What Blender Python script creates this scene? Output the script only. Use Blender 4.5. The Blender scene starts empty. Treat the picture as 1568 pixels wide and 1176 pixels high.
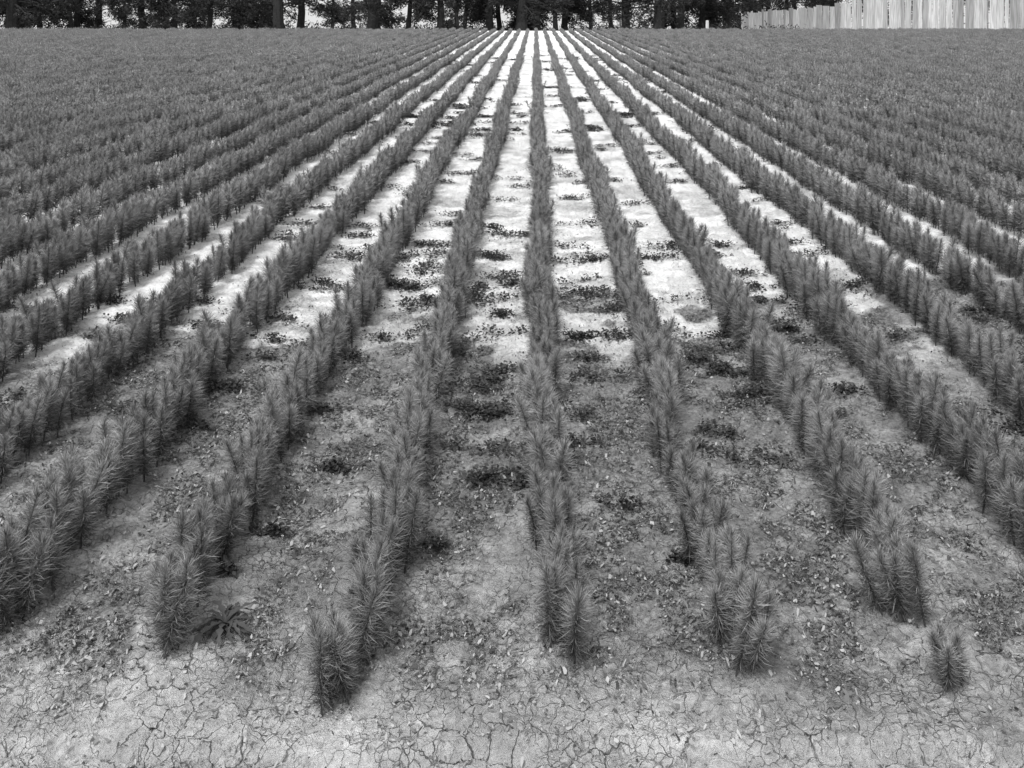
import bpy, math, numpy as np
from mathutils import Vector
rng = np.random.default_rng(7)
sc = bpy.context.scene
H = 1.6; F = 1500.0; VX = 820.0; VY = 5.0
def g2(px, py):            # ground position of a feature seen in the photograph
    Y = F*H/(py-VY); return ((px-VX)/F*Y, Y)

# ------------------------------------------------------------ noise helpers
def hsh(ix, iy, s):
    ix = ix.astype(np.int64); iy = iy.astype(np.int64)
    h = (ix*374761393 + iy*668265263 + s*1442695041) & 0xffffffff
    h = ((h ^ (h >> 13))*1274126177) & 0xffffffff
    h = ((h ^ (h >> 16))*2246822519) & 0xffffffff
    h = h ^ (h >> 15)
    return (h & 0xffffff)/float(0xffffff)
def vn(x, y, s=0):
    ix = np.floor(x); iy = np.floor(y); fx = x-ix; fy = y-iy
    fx = fx*fx*(3-2*fx); fy = fy*fy*(3-2*fy)
    a = hsh(ix, iy, s); b = hsh(ix+1, iy, s); c = hsh(ix, iy+1, s); d = hsh(ix+1, iy+1, s)
    return (a*(1-fx)+b*fx)*(1-fy)+(c*(1-fx)+d*fx)*fy
def fbm(x, y, s=0, o=4):
    r = 0; a = .5; t = 0
    for i in range(o):
        r = r+a*vn(x*2**i+17.3*i, y*2**i-9.1*i, s+i); t += a; a *= .5
    return r/t
def voro(x, y, s=0):
    ix = np.floor(x); iy = np.floor(y)
    f1 = np.full(x.shape, 9.); f2 = np.full(x.shape, 9.); cid = np.zeros(x.shape)
    dx1 = np.zeros(x.shape); dy1 = np.zeros(x.shape)
    for i in (-1, 0, 1):
        for j in (-1, 0, 1):
            cx = ix+i; cy = iy+j
            px = cx+hsh(cx, cy, s); py = cy+hsh(cx, cy, s+5)
            dx = x-px; dy = y-py; d = np.sqrt(dx*dx+dy*dy)
            n = d < f1
            f2 = np.where(n, f1, np.minimum(f2, d))
            f1 = np.where(n, d, f1)
            cid = np.where(n, hsh(cx, cy, s+9), cid)
            dx1 = np.where(n, dx, dx1); dy1 = np.where(n, dy, dy1)
    return f1, f2, cid, dx1, dy1
def sst(a, b, x):
    t = np.clip((x-a)/(b-a), 0, 1); return t*t*(3-2*t)

def mesh_from(name, V, faces_list, mats, attrs=None, matidx=None, smooth=False):
    """faces_list: list of int arrays (n,k)"""
    me = bpy.data.meshes.new(name)
    V = np.asarray(V, dtype=np.float32)
    me.vertices.add(len(V)); me.vertices.foreach_set('co', V.ravel())
    loops = np.concatenate([f.ravel() for f in faces_list]).astype(np.int32)
    tot = np.concatenate([np.full(len(f), f.shape[1]) for f in faces_list]).astype(np.int32)
    st = np.concatenate([[0], np.cumsum(tot)[:-1]]).astype(np.int32)
    me.loops.add(len(loops)); me.loops.foreach_set('vertex_index', loops)
    me.polygons.add(len(tot)); me.polygons.foreach_set('loop_start', st); me.polygons.foreach_set('loop_total', tot)
    if matidx is not None:
        me.polygons.foreach_set('material_index', np.asarray(matidx, dtype=np.int32))
    me.polygons.foreach_set('use_smooth', np.full(len(tot), smooth))
    for m in mats: me.materials.append(m)
    if attrs:
        for k, a in attrs.items():
            at = me.attributes.new(k, 'FLOAT', 'POINT'); at.data.foreach_set('value', np.asarray(a, dtype=np.float32))
    me.update(calc_edges=True)
    return me
def add(name, me, parent=None):
    o = bpy.data.objects.new(name, me); sc.collection.objects.link(o)
    if parent: o.parent = parent
    return o

# ------------------------------------------------------------ materials
class NT:
    def __init__(s, name):
        s.m = bpy.data.materials.new(name); s.m.use_nodes = True
        s.t = s.m.node_tree; s.b = s.t.nodes['Principled BSDF']
        s.b.inputs['Specular IOR Level'].default_value = .25
    def n(s, typ, **k):
        nd = s.t.nodes.new(typ)
        for a, v in k.items():
            if a.startswith('i_'):
                nd.inputs[a[2:].replace('_', ' ')].default_value = v
            else: setattr(nd, a, v)
        return nd
    def l(s, a, b): s.t.links.new(a, b)
    def math(s, op, a, b=None, clamp=False):
        nd = s.t.nodes.new('ShaderNodeMath'); nd.operation = op; nd.use_clamp = clamp
        for i, v in enumerate((a, b)):
            if v is None: continue
            if isinstance(v, (int, float)): nd.inputs[i].default_value = v
            else: s.l(v, nd.inputs[i])
        return nd.outputs[0]
    def attr(s, name): return s.n('ShaderNodeAttribute', attribute_name=name).outputs['Fac']
    def mapr(s, v, a, b, c, d):
        nd = s.n('ShaderNodeMapRange'); s.l(v, nd.inputs[0])
        for i, q in enumerate((a, b, c, d)): nd.inputs[i+1].default_value = q
        return nd.outputs[0]
    def noise(s, scale, detail=4, rough=.6, coord='Object', out='Fac'):
        tc = s.n('ShaderNodeTexCoord'); nd = s.n('ShaderNodeTexNoise')
        nd.inputs['Scale'].default_value = scale; nd.inputs['Detail'].default_value = detail
        nd.inputs['Roughness'].default_value = rough
        s.l(tc.outputs[coord], nd.inputs['Vector']); return nd.outputs[out]
    def grey(s, v, inp='Base Color'): s.l(v, s.b.inputs[inp])
    def bump(s, h, dist, strength=1.):
        nd = s.n('ShaderNodeBump'); nd.inputs['Distance'].default_value = dist
        nd.inputs['Strength'].default_value = strength
        s.l(h, nd.inputs['Height']); s.l(nd.outputs[0], s.b.inputs['Normal'])

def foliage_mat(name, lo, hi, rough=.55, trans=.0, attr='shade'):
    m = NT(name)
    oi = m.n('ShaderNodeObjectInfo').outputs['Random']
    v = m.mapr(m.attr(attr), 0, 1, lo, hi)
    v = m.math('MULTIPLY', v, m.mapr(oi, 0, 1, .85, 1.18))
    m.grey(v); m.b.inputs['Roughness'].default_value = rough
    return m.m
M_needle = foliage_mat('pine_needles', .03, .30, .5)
M_stem = foliage_mat('seedling_stem', .04, .06, .8)
M_weed = foliage_mat('weed_leaves', .008, .045, .5, 0)
M_treefol = foliage_mat('tree_foliage', .005, .032, .7)
M_bark = NT('pine_bark')
nz = M_bark.noise(6, 4, .7); M_bark.grey(M_bark.mapr(nz, .3, .7, .008, .03)); M_bark.bump(nz, .03); M_bark.b.inputs['Roughness'].default_value = .9
M_bark = M_bark.m

g = NT('nursery_soil')
zone = g.attr('zone'); moss = g.attr('moss'); lite = g.attr('lite')
n0 = g.noise(2.6, 3, .6); n1 = g.noise(9, 3, .65); n2 = g.noise(60, 4, .7); n3 = g.noise(240, 2, .7)
def cracks(scale, warp_scale, warp, width, maskscale, m0, m1):
    tc = g.n('ShaderNodeTexCoord'); nz = g.n('ShaderNodeTexNoise'); nz.inputs['Scale'].default_value = warp_scale; nz.inputs['Detail'].default_value = 3
    g.l(tc.outputs['Object'], nz.inputs['Vector'])
    vm = g.n('ShaderNodeVectorMath', operation='MULTIPLY_ADD'); g.l(nz.outputs['Color'], vm.inputs[0]); vm.inputs[1].default_value = (warp, warp, 0); g.l(tc.outputs['Object'], vm.inputs[2])
    vo = g.n('ShaderNodeTexVoronoi', voronoi_dimensions='2D', feature='DISTANCE_TO_EDGE'); vo.inputs['Scale'].default_value = scale; g.l(vm.outputs[0], vo.inputs['Vector'])
    wn = g.math('MULTIPLY', vo.outputs['Distance'], g.mapr(g.noise(22, 1, .5), .35, .65, .6, 2.6))   # crack width varies along its length
    c = g.mapr(wn, width*.1, width, 1, 0)
    mk = g.mapr(g.noise(maskscale, 2, .6), m0, m1, 0, 1)
    return g.math('MULTIPLY', c, mk)
c1 = cracks(16, 22, .06, .036, 3.1, .40, .56)
c2 = cracks(36, 38, .033, .06, 4.7, .42, .58)
ck = g.math('MAXIMUM', c1, g.math('MULTIPLY', c2, .7))
ck = g.math('MULTIPLY', ck, g.mapr(moss, 0, 1, 1, .3))
ck = g.math('MULTIPLY', ck, g.mapr(zone, 0, 1, 1, .12))
soil = g.mapr(n2, .3, .7, .17, .37)
soil = g.math('MULTIPLY', soil, g.mapr(n1, .3, .7, .68, 1.28))
soil = g.math('MULTIPLY', soil, g.mapr(n0, .40, .60, .72, 1.12))
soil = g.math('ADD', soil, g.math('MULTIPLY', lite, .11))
mo = g.math('MULTIPLY', moss, g.mapr(n2, .43, .53, 1., .08))
dark = g.mapr(n3, .35, .65, .025, .11)
mixm = g.n('ShaderNodeMix', data_type='FLOAT'); g.l(mo, mixm.inputs[0]); g.l(soil, mixm.inputs[2]); g.l(dark, mixm.inputs[3])
lit_sand = g.math('MULTIPLY', g.mapr(n2, .28, .55, .60, .88), g.mapr(n1, .3, .55, .84, 1.))  # far sand, its albedo raised to paint in the brighter light there
mixz = g.n('ShaderNodeMix', data_type='FLOAT'); g.l(zone, mixz.inputs[0]); g.l(mixm.outputs[0], mixz.inputs[2]); g.l(lit_sand, mixz.inputs[3])
col = g.math('MULTIPLY', mixz.outputs[0], g.mapr(ck, 0, 1, 1, .33))
g.grey(col); g.b.inputs['Roughness'].default_value = .95; g.b.inputs['Specular IOR Level'].default_value = .1
hh = g.math('ADD', n2, g.math('MULTIPLY', n3, .45))
hh = g.math('MULTIPLY', hh, g.mapr(moss, 0, 1, .7, 1.35))
hh = g.math('SUBTRACT', hh, g.math('MULTIPLY', ck, .5))
g.bump(hh, .015, 1.)
M_soil = g.m

w = NT('weathered_palings')
tc = w.n('ShaderNodeTexCoord'); mp = w.n('ShaderNodeMapping'); mp.inputs['Scale'].default_value = (12, 12, .9)
w.l(tc.outputs['Object'], mp.inputs[0]); nn = w.n('ShaderNodeTexNoise'); nn.inputs['Scale'].default_value = 1; nn.inputs['Detail'].default_value = 4
w.l(mp.outputs[0], nn.inputs[0])
v = w.math('MULTIPLY', w.mapr(nn.outputs[0], .35, .65, .55, 1.), w.mapr(w.attr('shade'), 0, 1, .28, .74))
w.grey(v); w.b.inputs['Roughness'].default_value = .85; w.bump(nn.outputs[0], .01)
M_wood = w.m
l_ = NT('soil_flakes'); v = l_.mapr(l_.attr('shade'), 0, 1, .03, .33)
l_.grey(v); l_.b.inputs['Roughness'].default_value = .9
M_flake = l_.m

# ------------------------------------------------------------ rows layout
SP = .290*H; X0 = .022*H
def rowx(k): return X0+k*SP
def rowprox(x):     # 0 on the row line, 1 mid alley
    t = (x-X0)/SP; return np.abs(t-np.round(t))*2

# ------------------------------------------------------------ ground
def graded(start, step0, growth, end):
    o = [start]; s = step0
    while o[-1] < end:
        o.append(o[-1]+s); s *= growth
    return o
xr = list(np.arange(0, 2.0, .008)); xr = xr+graded(xr[-1]+.008, .0084, 1.035, 3000)
xs = np.array([-a for a in xr[:0:-1]]+xr)
ys = [1.9]
while ys[-1] < 8: ys.append(ys[-1]*1.0031)
while ys[-1] < 130: ys.append(ys[-1]*1.015)
while ys[-1] < 3000: ys.append(ys[-1]*1.08)
back = [1.9-a for a in graded(.02, .02, 1.12, 300)][::-1]
ys = np.array(back+ys)
GX, GY = np.meshgrid(xs, ys)
def terrain(x, y):
    return -.04*np.maximum(y-57, 0) + 0*x
def micro(x, y):
    wx = x+.03*(fbm(x*14, y*14, 31, 3)-.5)*2; wy = y+.03*(fbm(x*14, y*14, 47, 3)-.5)*2
    f1, f2, cid, dx, dy = voro(wx/.065, wy/.055, 3)
    e1 = f2-f1
    m = fbm(x*3.2, y*2.2, 71, 4)
    prox = rowprox(x)
    moss = sst(.40, .54, m+.12*(prox-.45)+.12*sst(2.3, 3.4, y))*sst(2.12, 2.5, y)
    moss = moss*(.15+.85*sst(.41, .55, fbm(x*14, y*14, 91, 4)))
    crack = 1-sst(.03, .14, e1)
    zb = y+ .9*(fbm(x*1.3, y*.9, 5, 3)-.5)+.7*(fbm(x*7, y*7, 8, 4)-.5)
    side = np.clip(np.abs(x-.0)-1.3, 0, 9)*.5*(x > 0)
    zone = sst(4.95+side, 5.35+side, zb)
    pat = (sst(.57, .63, fbm(x*2.3+3, y*2.3, 222, 4))*sst(4.1, 4.6, y))
    zone = np.clip(np.maximum(zone, pat*.8), 0, 1)
    zone = zone*(1-.40*sst(.54, .68, fbm(x*4, y*5, 133, 4)))
    zone = zone*(1-.30*sst(3, 8, np.abs(x)-.1*y))
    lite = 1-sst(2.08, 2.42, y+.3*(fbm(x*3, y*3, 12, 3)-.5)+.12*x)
    return crack, moss, zone, lite, cid, dx, dy
crack, moss, zone, lite, cid, dx, dy = micro(GX, GY)
fade = 1-sst(7, 14, np.abs(GY)); fadx = 1-sst(4, 8, np.abs(GX)); fd = fade*fadx
def lowz(x, y): return .022*(fbm(x*2, y*2, 2, 3)-.5)+.016*(1-rowprox(x))*sst(2.15, 2.4, y)+.018*(fbm(x*11, y*11, 21, 4)-.5)
Z = terrain(GX, GY)
z = lowz(GX, GY)*np.maximum(fd, .5)
z += fd*((.010+.024*moss)*(fbm(GX*38, GY*38, 61, 4)-.5))
z += fd*((cid-.5)*.010 + (dx*(cid-.5)*2+dy*(.5-np.abs(cid-.5)))*.012)*(1-.6*moss)
z -= fd*crack*.004*(1-moss)
edge = GY+.10*(fbm(GX*3, GY*0+1, 77, 4)-.5)
z -= .02*(1-sst(2.10, 2.125, edge))
Z = Z+z*(1-sst(30, 57, np.abs(GY))*.7)
nx, ny = len(xs), len(ys)
idx = np.arange(nx*ny).reshape(ny, nx)
Q = np.stack([idx[:-1, :-1], idx[:-1, 1:], idx[1:, 1:], idx[1:, :-1]], -1).reshape(-1, 4)
V = np.stack([GX, GY, Z], -1).reshape(-1, 3)
farz = 1-sst(57, 70, GY)*.55
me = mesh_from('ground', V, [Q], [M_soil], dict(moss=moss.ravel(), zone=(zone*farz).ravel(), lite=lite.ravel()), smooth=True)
add('ground', me)
print('ground verts', nx*ny)

# ------------------------------------------------------------ pine seedlings
def blades(P, D, L, W, curve, r, shade):
    """curved tapering needles : 5 verts each"""
    n = len(P)
    D = D/np.linalg.norm(D, axis=1, keepdims=True)
    R = r.normal(size=(n, 3)); S = np.cross(D, R); S /= np.linalg.norm(S, axis=1, keepdims=True)+1e-9
    up = np.array([0, 0, 1.])
    mid = P+D*(L*.5)[:, None]
    D2 = D+up*curve[:, None]; D2 /= np.linalg.norm(D2, axis=1, keepdims=True)
    tip = mid+D2*(L*.5)[:, None]
    w = W[:, None]*.5
    V = np.stack([P-S*w*.7, P+S*w*.7, mid+S*w, mid-S*w, tip], 1).reshape(-1, 3)
    b = np.arange(n)*5
    q = np.stack([b, b+1, b+2, b+3], 1); t = np.stack([b+3, b+2, b+4], 1)
    sh = np.repeat(shade, 5)
    return V, q, t, sh
def tube(pts, rad, sides=5):
    pts = np.asarray(pts, float); n = len(pts); a = np.linspace(0, 2*math.pi, sides, endpoint=False)
    V = []
    for i in range(n):
        d = pts[min(i+1, n-1)]-pts[max(i-1, 0)]; d = d/(np.linalg.norm(d)+1e-9)
        ref = np.array([1., 0, 0]) if abs(d[0]) < .8 else np.array([0, 1., 0])
        u = np.cross(d, ref); u /= np.linalg.norm(u); v2 = np.cross(d, u)
        for k in a: V.append(pts[i]+rad[i]*(u*math.cos(k)+v2*math.sin(k)))
    q = []
    for i in range(n-1):
        for k in range(sides):
            q.append((i*sides+k, i*sides+(k+1) % sides, (i+1)*sides+(k+1) % sides, (i+1)*sides+k))
    return np.array(V), np.array(q)

def seedling(r, nN, W, hgt=None, off=(0, 0), fat=1.):
    h = hgt or r.uniform(.165, .215)
    lean = r.normal(0, .018, 2); bend = r.normal(0, .014, 2)
    def stem(t):
        t = np.asarray(t); return np.stack([off[0]+lean[0]*t+bend[0]*t*t, off[1]+lean[1]*t+bend[1]*t*t, h*t], -1)
    ts = np.linspace(0, 1, 6)
    tv, tq = tube(stem(ts), .0028*(1-.6*ts), 4)
    t = r.uniform(.10, 1, nN)**.85
    az = r.uniform(0, 2*math.pi, nN)
    pol = np.radians(np.interp(t, [0, .3, .7, .9, 1], [98, 84, 66, 44, 16])+r.normal(0, 18, nN))
    D = np.stack([np.sin(pol)*np.cos(az), np.sin(pol)*np.sin(az), np.cos(pol)], -1)
    L = np.interp(t, [0, .15, .3, .8, 1], [.016, .034, .052, .052, .038])*r.uniform(.45, 1.12, nN)*fat
    P = stem(t*.97)
    cur = np.interp(t, [0, .3, 1], [-.4, .15, .3])+r.normal(0, .35, nN)
    tone = r.normal(0, .06)
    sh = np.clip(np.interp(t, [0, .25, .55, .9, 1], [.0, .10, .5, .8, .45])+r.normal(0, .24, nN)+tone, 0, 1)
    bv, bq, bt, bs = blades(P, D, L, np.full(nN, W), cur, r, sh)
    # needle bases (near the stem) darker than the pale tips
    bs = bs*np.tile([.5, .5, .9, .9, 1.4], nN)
    return tv, tq, bv, bq, bt, bs
def join_parts(parts):
    V = []; Qs = []; Ts = []; mQ = []; sh = []; o = 0
    for tv, tq, bv, bq, bt, bs in parts:
        V.append(tv); Qs.append(tq+o); mQ.append(np.ones(len(tq), int)); sh.append(np.full(len(tv), .3)); o += len(tv)
        V.append(bv); Qs.append(bq+o); mQ.append(np.zeros(len(bq), int)); Ts.append(bt+o); sh.append(bs); o += len(bv)
    return np.concatenate(V), np.concatenate(Qs), np.concatenate(Ts), np.concatenate(mQ), np.concatenate(sh)
protos = bpy.data.collections.new('seedling_prototypes')
r = np.random.default_rng(3)
NS = 5; NN = 14; NM = 10; NF = 7; NG = 6
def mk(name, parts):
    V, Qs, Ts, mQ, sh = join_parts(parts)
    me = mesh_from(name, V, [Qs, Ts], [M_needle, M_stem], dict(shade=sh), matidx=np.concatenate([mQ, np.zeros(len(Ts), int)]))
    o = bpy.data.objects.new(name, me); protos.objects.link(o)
def seg(length, n, nN, W, hlo, hhi, jx, fat=1., drop=.04):
    parts = []; hb = r.uniform(.92, 1.08); ph = r.uniform(0, 6.28)
    for j in range(n):
        if r.random() < drop: continue
        yy = (j+.5)/n*length-length/2+r.normal(0, length/n*.3)
        hv = r.uniform(hlo, hhi)*hb*(1+.10*math.sin(ph+j*1.3))
        parts.append(seedling(r, nN, W, hv, (r.normal(0, jx), yy), fat*r.uniform(.85, 1.12)))
    return parts
CN = .30; CM = .5; CL = .6; CG = 1.0
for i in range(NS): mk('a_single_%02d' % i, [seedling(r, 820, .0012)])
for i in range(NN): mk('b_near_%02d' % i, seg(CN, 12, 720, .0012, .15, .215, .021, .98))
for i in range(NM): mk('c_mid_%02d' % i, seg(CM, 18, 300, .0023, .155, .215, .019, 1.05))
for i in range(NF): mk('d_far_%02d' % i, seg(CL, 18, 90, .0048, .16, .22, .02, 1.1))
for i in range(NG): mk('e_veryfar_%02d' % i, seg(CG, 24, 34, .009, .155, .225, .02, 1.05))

ng = bpy.data.node_groups.new('seedling_instances', 'GeometryNodeTree')
ng.interface.new_socket('Geometry', in_out='INPUT', socket_type='NodeSocketGeometry')
ng.interface.new_socket('Geometry', in_out='OUTPUT', socket_type='NodeSocketGeometry')
gi = ng.nodes.new('NodeGroupInput'); go = ng.nodes.new('NodeGroupOutput')
iop = ng.nodes.new('GeometryNodeInstanceOnPoints'); ci = ng.nodes.new('GeometryNodeCollectionInfo')
ci.inputs['Collection'].default_value = protos; ci.inputs['Separate Children'].default_value = True; ci.inputs['Reset Children'].default_value = True
def na(nm, ty):
    n = ng.nodes.new('GeometryNodeInputNamedAttribute'); n.data_type = ty; n.inputs['Name'].default_value = nm
    return [o for o in n.outputs if o.enabled][0]
ng.links.new(gi.outputs[0], iop.inputs['Points']); ng.links.new(ci.outputs[0], iop.inputs['Instance'])
iop.inputs['Pick Instance'].default_value = True
ng.links.new(na('pid', 'INT'), iop.inputs['Instance Index'])
ng.links.new(na('rot', 'FLOAT_VECTOR'), iop.inputs['Rotation'])
ng.links.new(na('scl', 'FLOAT_VECTOR'), iop.inputs['Scale'])
ng.links.new(iop.outputs[0], go.inputs[0])

starts = {-3: 2.45, -2: 2.37, -1: 2.20, 0: 2.37, 1: 2.30, 2: 2.49, 3: 2.42}
END = 55.5
tot = 0
for k in sorted(range(-66, 64), key=lambda k: abs(k)):
    r = np.random.default_rng(1000+k)
    st = starts.get(k, 2.4+r.uniform(-.1, .1))
    y = max(st, (abs(rowx(k))-2.2)/.60)
    px = []; rot = []; scl = []; pid = []
    wob = lambda yy: .016*math.sin(yy*.9+k*2.1)+.010*math.sin(yy*3.1+k)
    dwob = lambda yy: .0144*math.cos(yy*.9+k*2.1)+.031*math.cos(yy*3.1+k)
    # ragged front end of the row: single plants
    y0 = y
    for q in range(6):
        s = r.uniform(.85, 1.12)
        px.append((rowx(k)+wob(y0)+r.normal(0, .022), y0+q*.022+r.uniform(-.01, .01), 0)); rot.append((r.normal(0, .07), r.normal(0, .07), r.uniform(0, 6.28))); scl.append((s*1.05, s*1.05, s)); pid.append(r.integers(0, NS))
    y = y0+.12
    for (c, ylim, base, num) in ((CN, 6.5, NS, NN), (CM, 13, NS+NN, NM), (CL, 27, NS+NN+NM, NF), (CG, END, NS+NN+NM+NF, NG)):
        while y < ylim-(0 if ylim < END else r.uniform(.2, .9)):
            ym = y+c/2
            hn = .80+.40*float(fbm(np.array([k*7.7]), np.array([ym*1.7]), 9, 3)[0])+.10*float(sst(3, 7, np.array(ym)))
            s = hn*r.uniform(.93, 1.08)
            flip = r.random() < .5
            far_low = 1-.14*float(sst(14, 30, np.array(ym)))
            px.append((rowx(k)+wob(ym)+r.normal(0, .005), ym, 0)); rot.append((0, 0, (math.pi if flip else 0)-math.atan(dwob(ym)))); scl.append((s*r.uniform(1.0, 1.2), 1.05, s*far_low)); pid.append(base+r.integers(0, num))
            y += c*.985
            if r.random() < .05*c: y += r.uniform(.05, .14)
    if k == 2:
        for q in range(4):
            px.append((rowx(k)+r.normal(0, .02), 2.27+r.uniform(0, .05), 0)); rot.append((0, 0, q)); scl.append((.85, .85, .7)); pid.append(q)
    P = np.array(px)
    P[:, 2] = lowz(P[:, 0], P[:, 1])*np.maximum((1-sst(7, 14, P[:, 1]))*(1-sst(4, 8, np.abs(P[:, 0]))), .5)-.004
    me = bpy.data.meshes.new('pine_seedling_row'); me.vertices.add(len(P)); me.vertices.foreach_set('co', P.astype(np.float32).ravel())
    a = me.attributes.new('pid', 'INT', 'POINT'); a.data.foreach_set('value', np.array(pid, dtype=np.int32))
    a = me.attributes.new('rot', 'FLOAT_VECTOR', 'POINT'); a.data.foreach_set('vector', np.array(rot, dtype=np.float32).ravel())
    a = me.attributes.new('scl', 'FLOAT_VECTOR', 'POINT'); a.data.foreach_set('vector', np.array(scl, dtype=np.float32).ravel())
    o = add('pine_seedling_row', me); md = o.modifiers.new('plants', 'NODES'); md.node_group = ng
    tot += len(P)
print('instances', tot)

# ------------------------------------------------------------ weeds
def leaves(P, yaw, pitch, L, W, r, sh):
    """ovate folded leaf : 6 verts, 2 quads ; direction yaw, raised by pitch"""
    n = len(P); D = np.stack([np.cos(yaw)*np.cos(pitch), np.sin(yaw)*np.cos(pitch), np.sin(pitch)], -1)
    S = np.stack([-np.sin(yaw), np.cos(yaw), np.zeros(n)], -1)
    roll = r.normal(0, .35, n)
    N = np.cross(D, S); S = S*np.cos(roll)[:, None]+N*np.sin(roll)[:, None]; N = np.cross(D, S)
    L = L[:, None]; W = W[:, None]
    a = P; t = P+D*L-np.array([0, 0, 1])*L*.15
    l1 = P+D*L*.35+S*W*.5-N*W*.15; l2 = P+D*L*.72+S*W*.4-N*W*.15
    r1 = P+D*L*.35-S*W*.5-N*W*.15; r2 = P+D*L*.72-S*W*.4-N*W*.15
    V = np.stack([a, l1, l2, t, r2, r1], 1).reshape(-1, 3); b = np.arange(n)*6
    q = np.concatenate([np.stack([b, b+1, b+2, b+3], 1), np.stack([b, b+3, b+4, b+5], 1)])
    return V, q, np.repeat(sh, 6)
r = np.random.default_rng(55)
W_ = [(650, 410, .17), (500, 437, .13), (770, 398, .12), (765, 447, .10), (872, 380, .10), (890, 448, .14), (1105, 377, .12), (1190, 700, .13),
      (772, 695, .12), (775, 745, .12), (765, 632, .12), (442, 552, .11), (1100, 540, .15), (872, 552, .09), (800, 572, .11), (755, 517, .13),
      (1530, 632, .16), (705, 542, .11), (1275, 440, .14), (1300, 520, .14), (880, 686, .07), (636, 440, .12), (990, 315, .13), (972, 345, .1), (1030, 378, .1),
      (740, 352, .11), (800, 287, .14), (925, 480, .14), (1225, 395, .12), (1150, 420, .13), (1240, 480, .12), (430, 490, .1), (540, 555, .1), (1360, 430, .12),
      (490, 320, .12), (560, 350, .1), (620, 300, .1), (690, 190, .15), (740, 180, .15), (1090, 520, .09), (1140, 610, .1), (675, 838, .03),
      (280, 660, .07), (520, 720, .05), (1060, 690, .05), (1270, 600, .09), (960, 780, .04), (420, 820, .03), (1040, 865, .02), (340, 885, .02)]
pat = [(*g2(a, b), s) for a, b, s in W_]
for k in range(-9, 10):
    n = r.poisson(15 if -4 < k < 5 else 9)
    for i in range(n):
        yy = 5.2+9*r.random()**1.2; pat.append((rowx(k)+SP*.5+r.normal(0, .09), yy, r.uniform(.06, .17)))
    for i in range(r.poisson(9)):
        pat.append((rowx(k)+SP*.5+r.normal(0, .1), r.uniform(12, 30), r.uniform(.1, .2)))
    for i in range(r.poisson(7)):
        pat.append((rowx(k)+SP*.5+r.normal(0, .12), r.uniform(3.6, 5.3), r.uniform(.04, .11)))
VV = []; QQ = []; SS = []; o = 0
for (cx, cy, s) in pat:
    sub = r.integers(3, 8)
    for j in range(sub):
        ax = cx+r.normal(0, s*.75); ay = cy+r.normal(0, s*.30)
        n = int(10+560*s*r.uniform(.3, 1.3))
        if cy > 12: n = n//2
        rad = np.abs(r.normal(0, s*.36, n)); an = r.uniform(0, 6.28, n)
        P = np.stack([ax+rad*np.cos(an)*1.25, ay+rad*np.sin(an)*.75, .004+r.uniform(0, .032, n)*np.exp(-rad/s)], -1)
        P[:, 2] += lowz(P[:, 0], P[:, 1])
        L = r.uniform(.008, .021, n)*(1 if cy < 12 else 1.8)
        v, q, sh = leaves(P, an+r.normal(0, .9, n), r.uniform(-.3, .8, n), L, L*r.uniform(.45, .8, n), r, r.random(n)**1.5)
        VV.append(v); QQ.append(q+o); SS.append(sh); o += len(v)
me = mesh_from('weed_patches', np.concatenate(VV), [np.concatenate(QQ)], [M_weed], dict(shade=np.concatenate(SS)))
add('weed_patches', me)
# large broad-leaf rosettes
def rosette(name, x, y, n, Lm, seed):
    r = np.random.default_rng(seed); V = []; Qs = []; S = []; o = 0
    for i in range(n):
        a = i*2.4+r.normal(0, .2); L = Lm*r.uniform(.4, 1.15); seg_ = 9; Wd = L*.075
        pts = []
        pos = np.array([0, 0, .006]); e = r.uniform(.15, .9); da = r.normal(0, .12)
        for s in range(seg_+1):
            dirh = np.array([math.cos(a+da*s), math.sin(a+da*s), 0])
            pts.append(pos.copy()); pos = pos+(dirh*math.cos(e)+np.array([0, 0, math.sin(e)]))*L/seg_; e -= .2
        side = np.array([-math.sin(a), math.cos(a), 0])
        for s, p in enumerate(pts):
            t = s/seg_; wd_ = Wd*math.sin(math.pi*min(1, t*.85+.08))*(1.15 if s % 2 else .4)*r.uniform(.7, 1.3)
            if s == seg_: wd_ = .001
            p = p+np.array([0, 0, max(0, .006-p[2])])
            V += [p+side*wd_+np.array([0, 0, wd_*.35]), p, p-side*wd_+np.array([0, 0, wd_*.35])]
            S += [r.uniform(.8, 2.6)]*3
        for s in range(seg_):
            b = o+s*3; Qs += [(b, b+1, b+4, b+3), (b+1, b+2, b+5, b+4)]
        o += (seg_+1)*3
    me = mesh_from(name, np.array(V), [np.array(Qs)], [M_weed], dict(shade=np.array(S)), smooth=True)
    ob = add(name, me); ob.location = (x, y, .004+float(lowz(np.array([x]), np.array([y]))[0])); return ob
x, y = g2(345, 965); rosette('broadleaf_weed', x, y, 48, .105, 1)
x, y = g2(1195, 712); rosette('broadleaf_weed', x, y, 24, .07, 2)
x, y = g2(775, 700); rosette('broadleaf_weed', x, y, 20, .06, 3)

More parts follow.
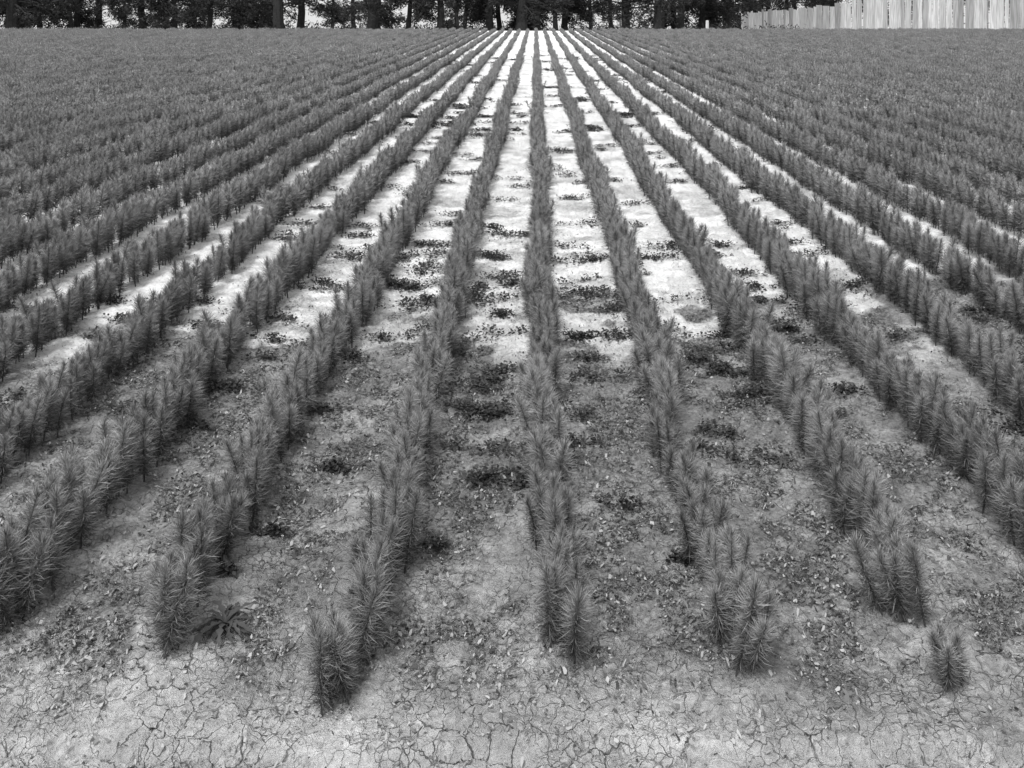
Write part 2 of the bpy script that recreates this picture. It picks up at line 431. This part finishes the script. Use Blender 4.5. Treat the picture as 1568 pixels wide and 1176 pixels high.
# ------------------------------------------------------------ soil crumbs / litter
r = np.random.default_rng(90)
N = 260000
fy = 2.0+ (r.random(N)**1.2)*4.8; fx = r.uniform(-1, 1, N)*(fy*.56+.2)
crk, ms, zn, lt, *_ = micro(fx, fy)
keep = r.random(N) < ((.06+.75*ms)*(1-.9*zn)+.14*lt)
fx, fy, ms, lt = fx[keep], fy[keep], ms[keep], lt[keep]; n = len(fx); print('litter', n)
size = .0015+.0048*r.random(n)**3.5
yaw = r.uniform(0, 6.28, n)
K = 5; V = np.zeros((n, K, 3))
nrm = r.normal(0, .6, (n, 2))
for kx in range(K):
    a = kx/K*6.283+r.normal(0, .25, n); rr = size*r.uniform(.5, 1.25, n)
    lx = np.cos(a)*rr*1.4; ly = np.sin(a)*rr*.8
    X = lx*np.cos(yaw)-ly*np.sin(yaw); Y = lx*np.sin(yaw)+ly*np.cos(yaw)
    V[:, kx, 0] = fx+X; V[:, kx, 1] = fy+Y; V[:, kx, 2] = X*nrm[:, 0]+Y*nrm[:, 1]+.002*r.random(n)
base = lowz(fx, fy)+(.010+.024*ms)*(fbm(fx*38, fy*38, 61, 4)-.5)+.005
base -= .02*(fy < 2.11)
V[:, :, 2] += base[:, None]
b = np.arange(n)*K
shd = np.clip(np.where(r.random(n) < .65-.5*lt, r.uniform(0, .35, n), r.uniform(.45, 1.1, n)), 0, 1.2)
me = mesh_from('soil_litter', V.reshape(-1, 3), [np.stack([b+i for i in range(K)], 1)], [M_flake], dict(shade=np.repeat(shd, K)))
add('soil_litter', me)

# ------------------------------------------------------------ pine trees
def pine(seed, Ht, rb, low, spread, dens=1.):
    r = np.random.default_rng(seed); V = []; Qs = []; Ts = []; mi = []; sh = []; o = 0
    ts = np.linspace(0, 1, 14); wob = np.cumsum(r.normal(0, .07, (14, 2)), 0)
    tr = np.stack([wob[:, 0], wob[:, 1], ts*Ht-.3], -1)
    tr[0, :2] = 0
    rad = rb*(1-.93*ts)*np.where(ts == 0, 1.35, 1)
    v, q = tube(tr, rad, 9); V.append(v); Qs.append(q); mi.append(np.ones(len(q), int)); sh.append(np.full(len(v), .5)); o += len(v)
    nl = 46; hs = np.sort(r.uniform(low, Ht*.97, nl)); hs[:12] = r.uniform(low, low+2.0, 12)
    for hgt in hs:
        t = (hgt+.3)/Ht; base = np.array([np.interp(t, ts, tr[:, 0]), np.interp(t, ts, tr[:, 1]), hgt])
        a = r.uniform(0, 6.28); L = spread*(1-.75*max(0, (t-.25)))*r.uniform(.6, 1.1)
        el = r.uniform(-.1, .5); pts = [base]; e = el; p = base.copy()
        for s in range(5):
            p = p+np.array([math.cos(a)*math.cos(e), math.sin(a)*math.cos(e), math.sin(e)])*L/5; e -= r.uniform(.1, .28); a += r.normal(0, .12); pts.append(p.copy())
        v, q = tube(pts, rb*.22*(1-t*.6)*np.linspace(1, .15, 6), 4)
        V.append(v); Qs.append(q+o); mi.append(np.ones(len(q), int)); sh.append(np.full(len(v), .4)); o += len(v)
        pts = np.array(pts)
        nc = int(9*dens)
        for c in range(nc):
            u = r.uniform(.25, 1.02)*5; i = min(int(u), 4); cpt = pts[i]+(pts[i+1]-pts[i])*(u-i)+r.normal(0, .32, 3)*np.array([1, 1, .75])
            nb = 26; D = r.normal(size=(nb, 3))*np.array([1, 1, .7])+np.array([0, 0, .15])
            P = cpt+r.normal(0, .16, (nb, 3)); Lb = r.uniform(.16, .42, nb)
            bs = np.clip(r.normal(.35+.4*r.random(), .2, nb), 0, 1)
            bv, bq, bt, bsh = blades(P, D, Lb, r.uniform(.04, .1, nb), r.normal(0, .3, nb), r, bs)
            V.append(bv); Qs.append(bq+o); mi.append(np.zeros(len(bq), int)); Ts.append(bt+o); sh.append(bsh); o += len(bv)
    Qc = np.concatenate(Qs); Tc = np.concatenate(Ts)
    return mesh_from('pine_tree', np.concatenate(V), [Qc, Tc], [M_treefol, M_bark], dict(shade=np.concatenate(sh)), matidx=np.concatenate([np.concatenate(mi), np.zeros(len(Tc), int)]))
TV = [pine(1, 14, .38, 1.9, 3.6), pine(2, 12.5, .30, 1.8, 3.2), pine(3, 15, .48, 2.1, 4.), pine(4, 11, .22, 1.5, 2.8), pine(5, 13, .33, 2.3, 3.4)]
DV = [pine(11, 11, .28, .6, 3.0, 1.3), pine(12, 12, .34, .8, 3.2, 1.3)]
r = np.random.default_rng(20)
def tree(px, Y, me, s=1.):
    X = (px-VX)/F*Y; o = add('pine_tree', me); o.location = (X, Y, float(terrain(np.array(X), np.array(Y)))); o.rotation_euler = (0, 0, r.uniform(0, 6.28)); o.scale = (s, s, s)
main = [(18, 74, 2), (60, 86, 1), (108, 78, 3), (150, 92, 0), (216, 76, 1), (268, 75, 3), (320, 88, 1), (430, 74, 2), (462, 80, 4), (568, 73, 0), (626, 76, 3), (672, 75, 1), (712, 90, 3), (748, 77, 4), (764, 80, 3),
        (798, 74, 2), (822, 78, 4), (868, 84, 1), (905, 92, 3), (958, 82, 0), (1005, 78, 2), (1042, 80, 4), (1078, 84, 1), (1112, 86, 0), (1165, 104, 1), (1215, 98, 4), (1275, 100, 0), (1340, 96, 2), (1400, 99, 1), (1470, 95, 4), (1530, 97, 0), (1600, 95, 2), (1690, 92, 1),
        (-40, 76, 4), (-100, 80, 0), (-170, 77, 2), (510, 100, 3), (540, 115, 1), (935, 110, 1), (360, 105, 4), (190, 110, 3), (850, 112, 4)]
for px, Y, i in main: tree(px, Y, TV[i], r.uniform(.92, 1.08))
for px, Y, i in [(35, 82, 0), (120, 88, 1), (385, 84, 0), (410, 80, 1), (580, 84, 1), (810, 86, 0), (1030, 90, 1), (1095, 94, 0), (255, 95, 1), (1140, 108, 0), (1175, 106, 1), (1205, 110, 1), (1250, 108, 0), (-60, 90, 1), (300, 104, 0), (700, 118, 1)]:
    tree(px, Y, DV[i], r.uniform(.85, 1.05))

# undergrowth under the trees: one mass
r = np.random.default_rng(33); V = []; Qs = []; Ts = []; S = []; o = 0
for i in range(130):
    px = r.uniform(-120, 1250); Y = r.uniform(72, 96); X = (px-VX)/F*Y; hgt = r.uniform(.4, 1.1)*(1.3 if r.random() < .2 else .7)
    nb = 150; c = np.array([X, Y, -.04*(Y-57)])
    P = c+np.abs(r.normal(0, 1, (nb, 3)))*np.array([0, 0, hgt*.45])+r.normal(0, 1, (nb, 3))*np.array([.7, .5, 0])
    bv, bq, bt, bsh = blades(P, r.normal(size=(nb, 3))+np.array([0, 0, .4]), r.uniform(.15, .4, nb), r.uniform(.04, .1, nb), r.normal(0, .3, nb), r, np.clip(r.normal(.5, .25, nb), 0, 1))
    V.append(bv); Qs.append(bq+o); Ts.append(bt+o); S.append(bsh); o += len(bv)
me = mesh_from('undergrowth', np.concatenate(V), [np.concatenate(Qs), np.concatenate(Ts)], [M_treefol], dict(shade=np.concatenate(S)))
add('undergrowth', me)

# ------------------------------------------------------------ paling fence
fence = bpy.data.objects.new('paling_fence', None); sc.collection.objects.link(fence)
def box(c, u, wv, hz, th, lean, top_skew):
    n = np.array([-u[1], u[0], 0]); V = []
    for zz in (0, 1):
        for s in (-1, 1):
            for d in (-1, 1):
                top = zz*(hz+s*top_skew)
                V.append(c+u*(s*wv/2*(1-.06*zz)+lean*zz)+n*d*th/2+np.array([0, 0, top-.1*(1-zz)]))
    f = [(0, 1, 3, 2), (4, 6, 7, 5), (0, 2, 6, 4), (1, 5, 7, 3), (0, 4, 5, 1), (2, 3, 7, 6)]
    return np.array(V), np.array(f)
r = np.random.default_rng(8); V = []; Qs = []; S = []; o = 0
A = np.array([21.0, 100., 0]); B = A+(np.array([27.3, 56., 0])-A)*1.25
u = (B-A)/np.linalg.norm(B-A); Lf = np.linalg.norm(B-A); s = 0
while s < Lf:
    pY = 100+u[1]*s
    wv = r.uniform(.3, .95)*(1 if pY < 80 else 1.5)
    p = A+u*(s+wv/2); p[2] = float(terrain(p[0], np.array(p[1])))
    base_h = 2.35+(.28 if p[1] < 76 else -.05)
    hz = base_h+r.normal(0, .08)
    p2 = p+np.array([-u[1], u[0], 0])*r.uniform(-.012, .012)
    v, f = box(p2, u, wv, hz, .03, r.normal(0, .04), r.normal(0, .04)); V.append(v); Qs.append(f+o); S.append(np.full(8, r.random()**.6)); o += 8
    s += wv+ (r.uniform(.02, .08) if r.random() > .2 else r.uniform(.1, .24))
me = mesh_from('palings', np.concatenate(V), [np.concatenate(Qs)], [M_wood], dict(shade=np.concatenate(S))); add('palings', me, fence)
V = []; Qs = []; o = 0; nrm_ = np.array([-u[1], u[0], 0]); nrm_ = nrm_*(1 if nrm_[0] > 0 else -1)
for hz in (.5, 1.85):
    for i in range(20):
        a = A+u*Lf*i/20; b_ = A+u*Lf*(i+1)/20; a[2] = float(terrain(a[0], np.array(a[1]))); b_[2] = float(terrain(b_[0], np.array(b_[1])))
        v, q = tube([a+nrm_*.08+np.array([0, 0, hz]), b_+nrm_*.08+np.array([0, 0, hz])], [.045, .045], 4); V.append(v); Qs.append(q+o); o += len(v)
for i in range(21):
    a = A+u*Lf*i/20; a[2] = float(terrain(a[0], np.array(a[1]))); v, q = tube([a+nrm_*.2-np.array([0, 0, .1]), a+nrm_*.2+np.array([0, 0, 2.2])], [.07, .065], 6); V.append(v); Qs.append(q+o); o += len(v)
me = mesh_from('rails_and_posts', np.concatenate(V), [np.concatenate(Qs)], [M_wood], dict(shade=np.full(o, .2))); add('rails_and_posts', me, fence)
# marker stake
Y = 57.5; X = (1083-VX)/F*Y
v, q = tube([(X, Y, -.1), (X, Y, .3), (X, Y, .56), (X, Y, .6)], [.10, .10, .09, .05], 6)
add('wooden_stake', mesh_from('wooden_stake', v, [q, np.array([[18, 19, 20, 21], [18, 21, 22, 23]])], [M_wood], dict(shade=np.full(len(v), .5))))

# ------------------------------------------------------------ light
EL = math.radians(58); AZ = math.radians(205)   # compass style: 0 = +Y, clockwise ; sun behind-left of camera
wd = bpy.data.worlds.new('World'); sc.world = wd; wd.use_nodes = True
t = wd.node_tree; bg = t.nodes['Background']
sky = t.nodes.new('ShaderNodeTexSky'); sky.sky_type = 'NISHITA'; sky.sun_disc = False; sky.sun_elevation = EL; sky.sun_rotation = AZ
sky.air_density = 1.5; sky.dust_density = 4.0
tcw = t.nodes.new('ShaderNodeTexCoord'); sx = t.nodes.new('ShaderNodeSeparateXYZ'); mx = t.nodes.new('ShaderNodeMath'); mx.operation = 'MAXIMUM'; mx.inputs[1].default_value = .03
cx = t.nodes.new('ShaderNodeCombineXYZ'); bw = t.nodes.new('ShaderNodeRGBToBW')
t.links.new(tcw.outputs['Generated'], sx.inputs[0]); t.links.new(sx.outputs[0], cx.inputs[0]); t.links.new(sx.outputs[1], cx.inputs[1]); t.links.new(sx.outputs[2], mx.inputs[0]); t.links.new(mx.outputs[0], cx.inputs[2])
# pale cloud cover lifts the clear sky to an even bright white-grey
gain = t.nodes.new('ShaderNodeMath'); gain.operation = 'MULTIPLY_ADD'; gain.inputs[1].default_value = .9; gain.inputs[2].default_value = 4.6
t.links.new(cx.outputs[0], sky.inputs[0]); t.links.new(sky.outputs[0], bw.inputs[0]); t.links.new(bw.outputs[0], gain.inputs[0]); t.links.new(gain.outputs[0], bg.inputs[0]); bg.inputs[1].default_value = .14
sl = bpy.data.lights.new('sun', 'SUN'); sl.energy = 3.0; sl.angle = math.radians(10); so = bpy.data.objects.new('sun', sl); sc.collection.objects.link(so)
sd = Vector((math.sin(AZ)*math.cos(EL), math.cos(AZ)*math.cos(EL), math.sin(EL)))
so.rotation_euler = sd.to_track_quat('Z', 'Y').to_euler()

cam = bpy.data.cameras.new('camera'); co = bpy.data.objects.new('camera', cam); sc.collection.objects.link(co)
co.location = (0, 0, H); co.rotation_euler = (math.pi/2, 0, 0); cam.sensor_width = 36; cam.lens = F/1568*36
cam.shift_x = -(VX-784)/1568; cam.shift_y = -(588-VY)/1568; cam.clip_start = .05; cam.clip_end = 6000
sc.camera = co
sc.view_settings.view_transform = 'Standard'; sc.view_settings.look = 'None'; sc.view_settings.exposure = 0
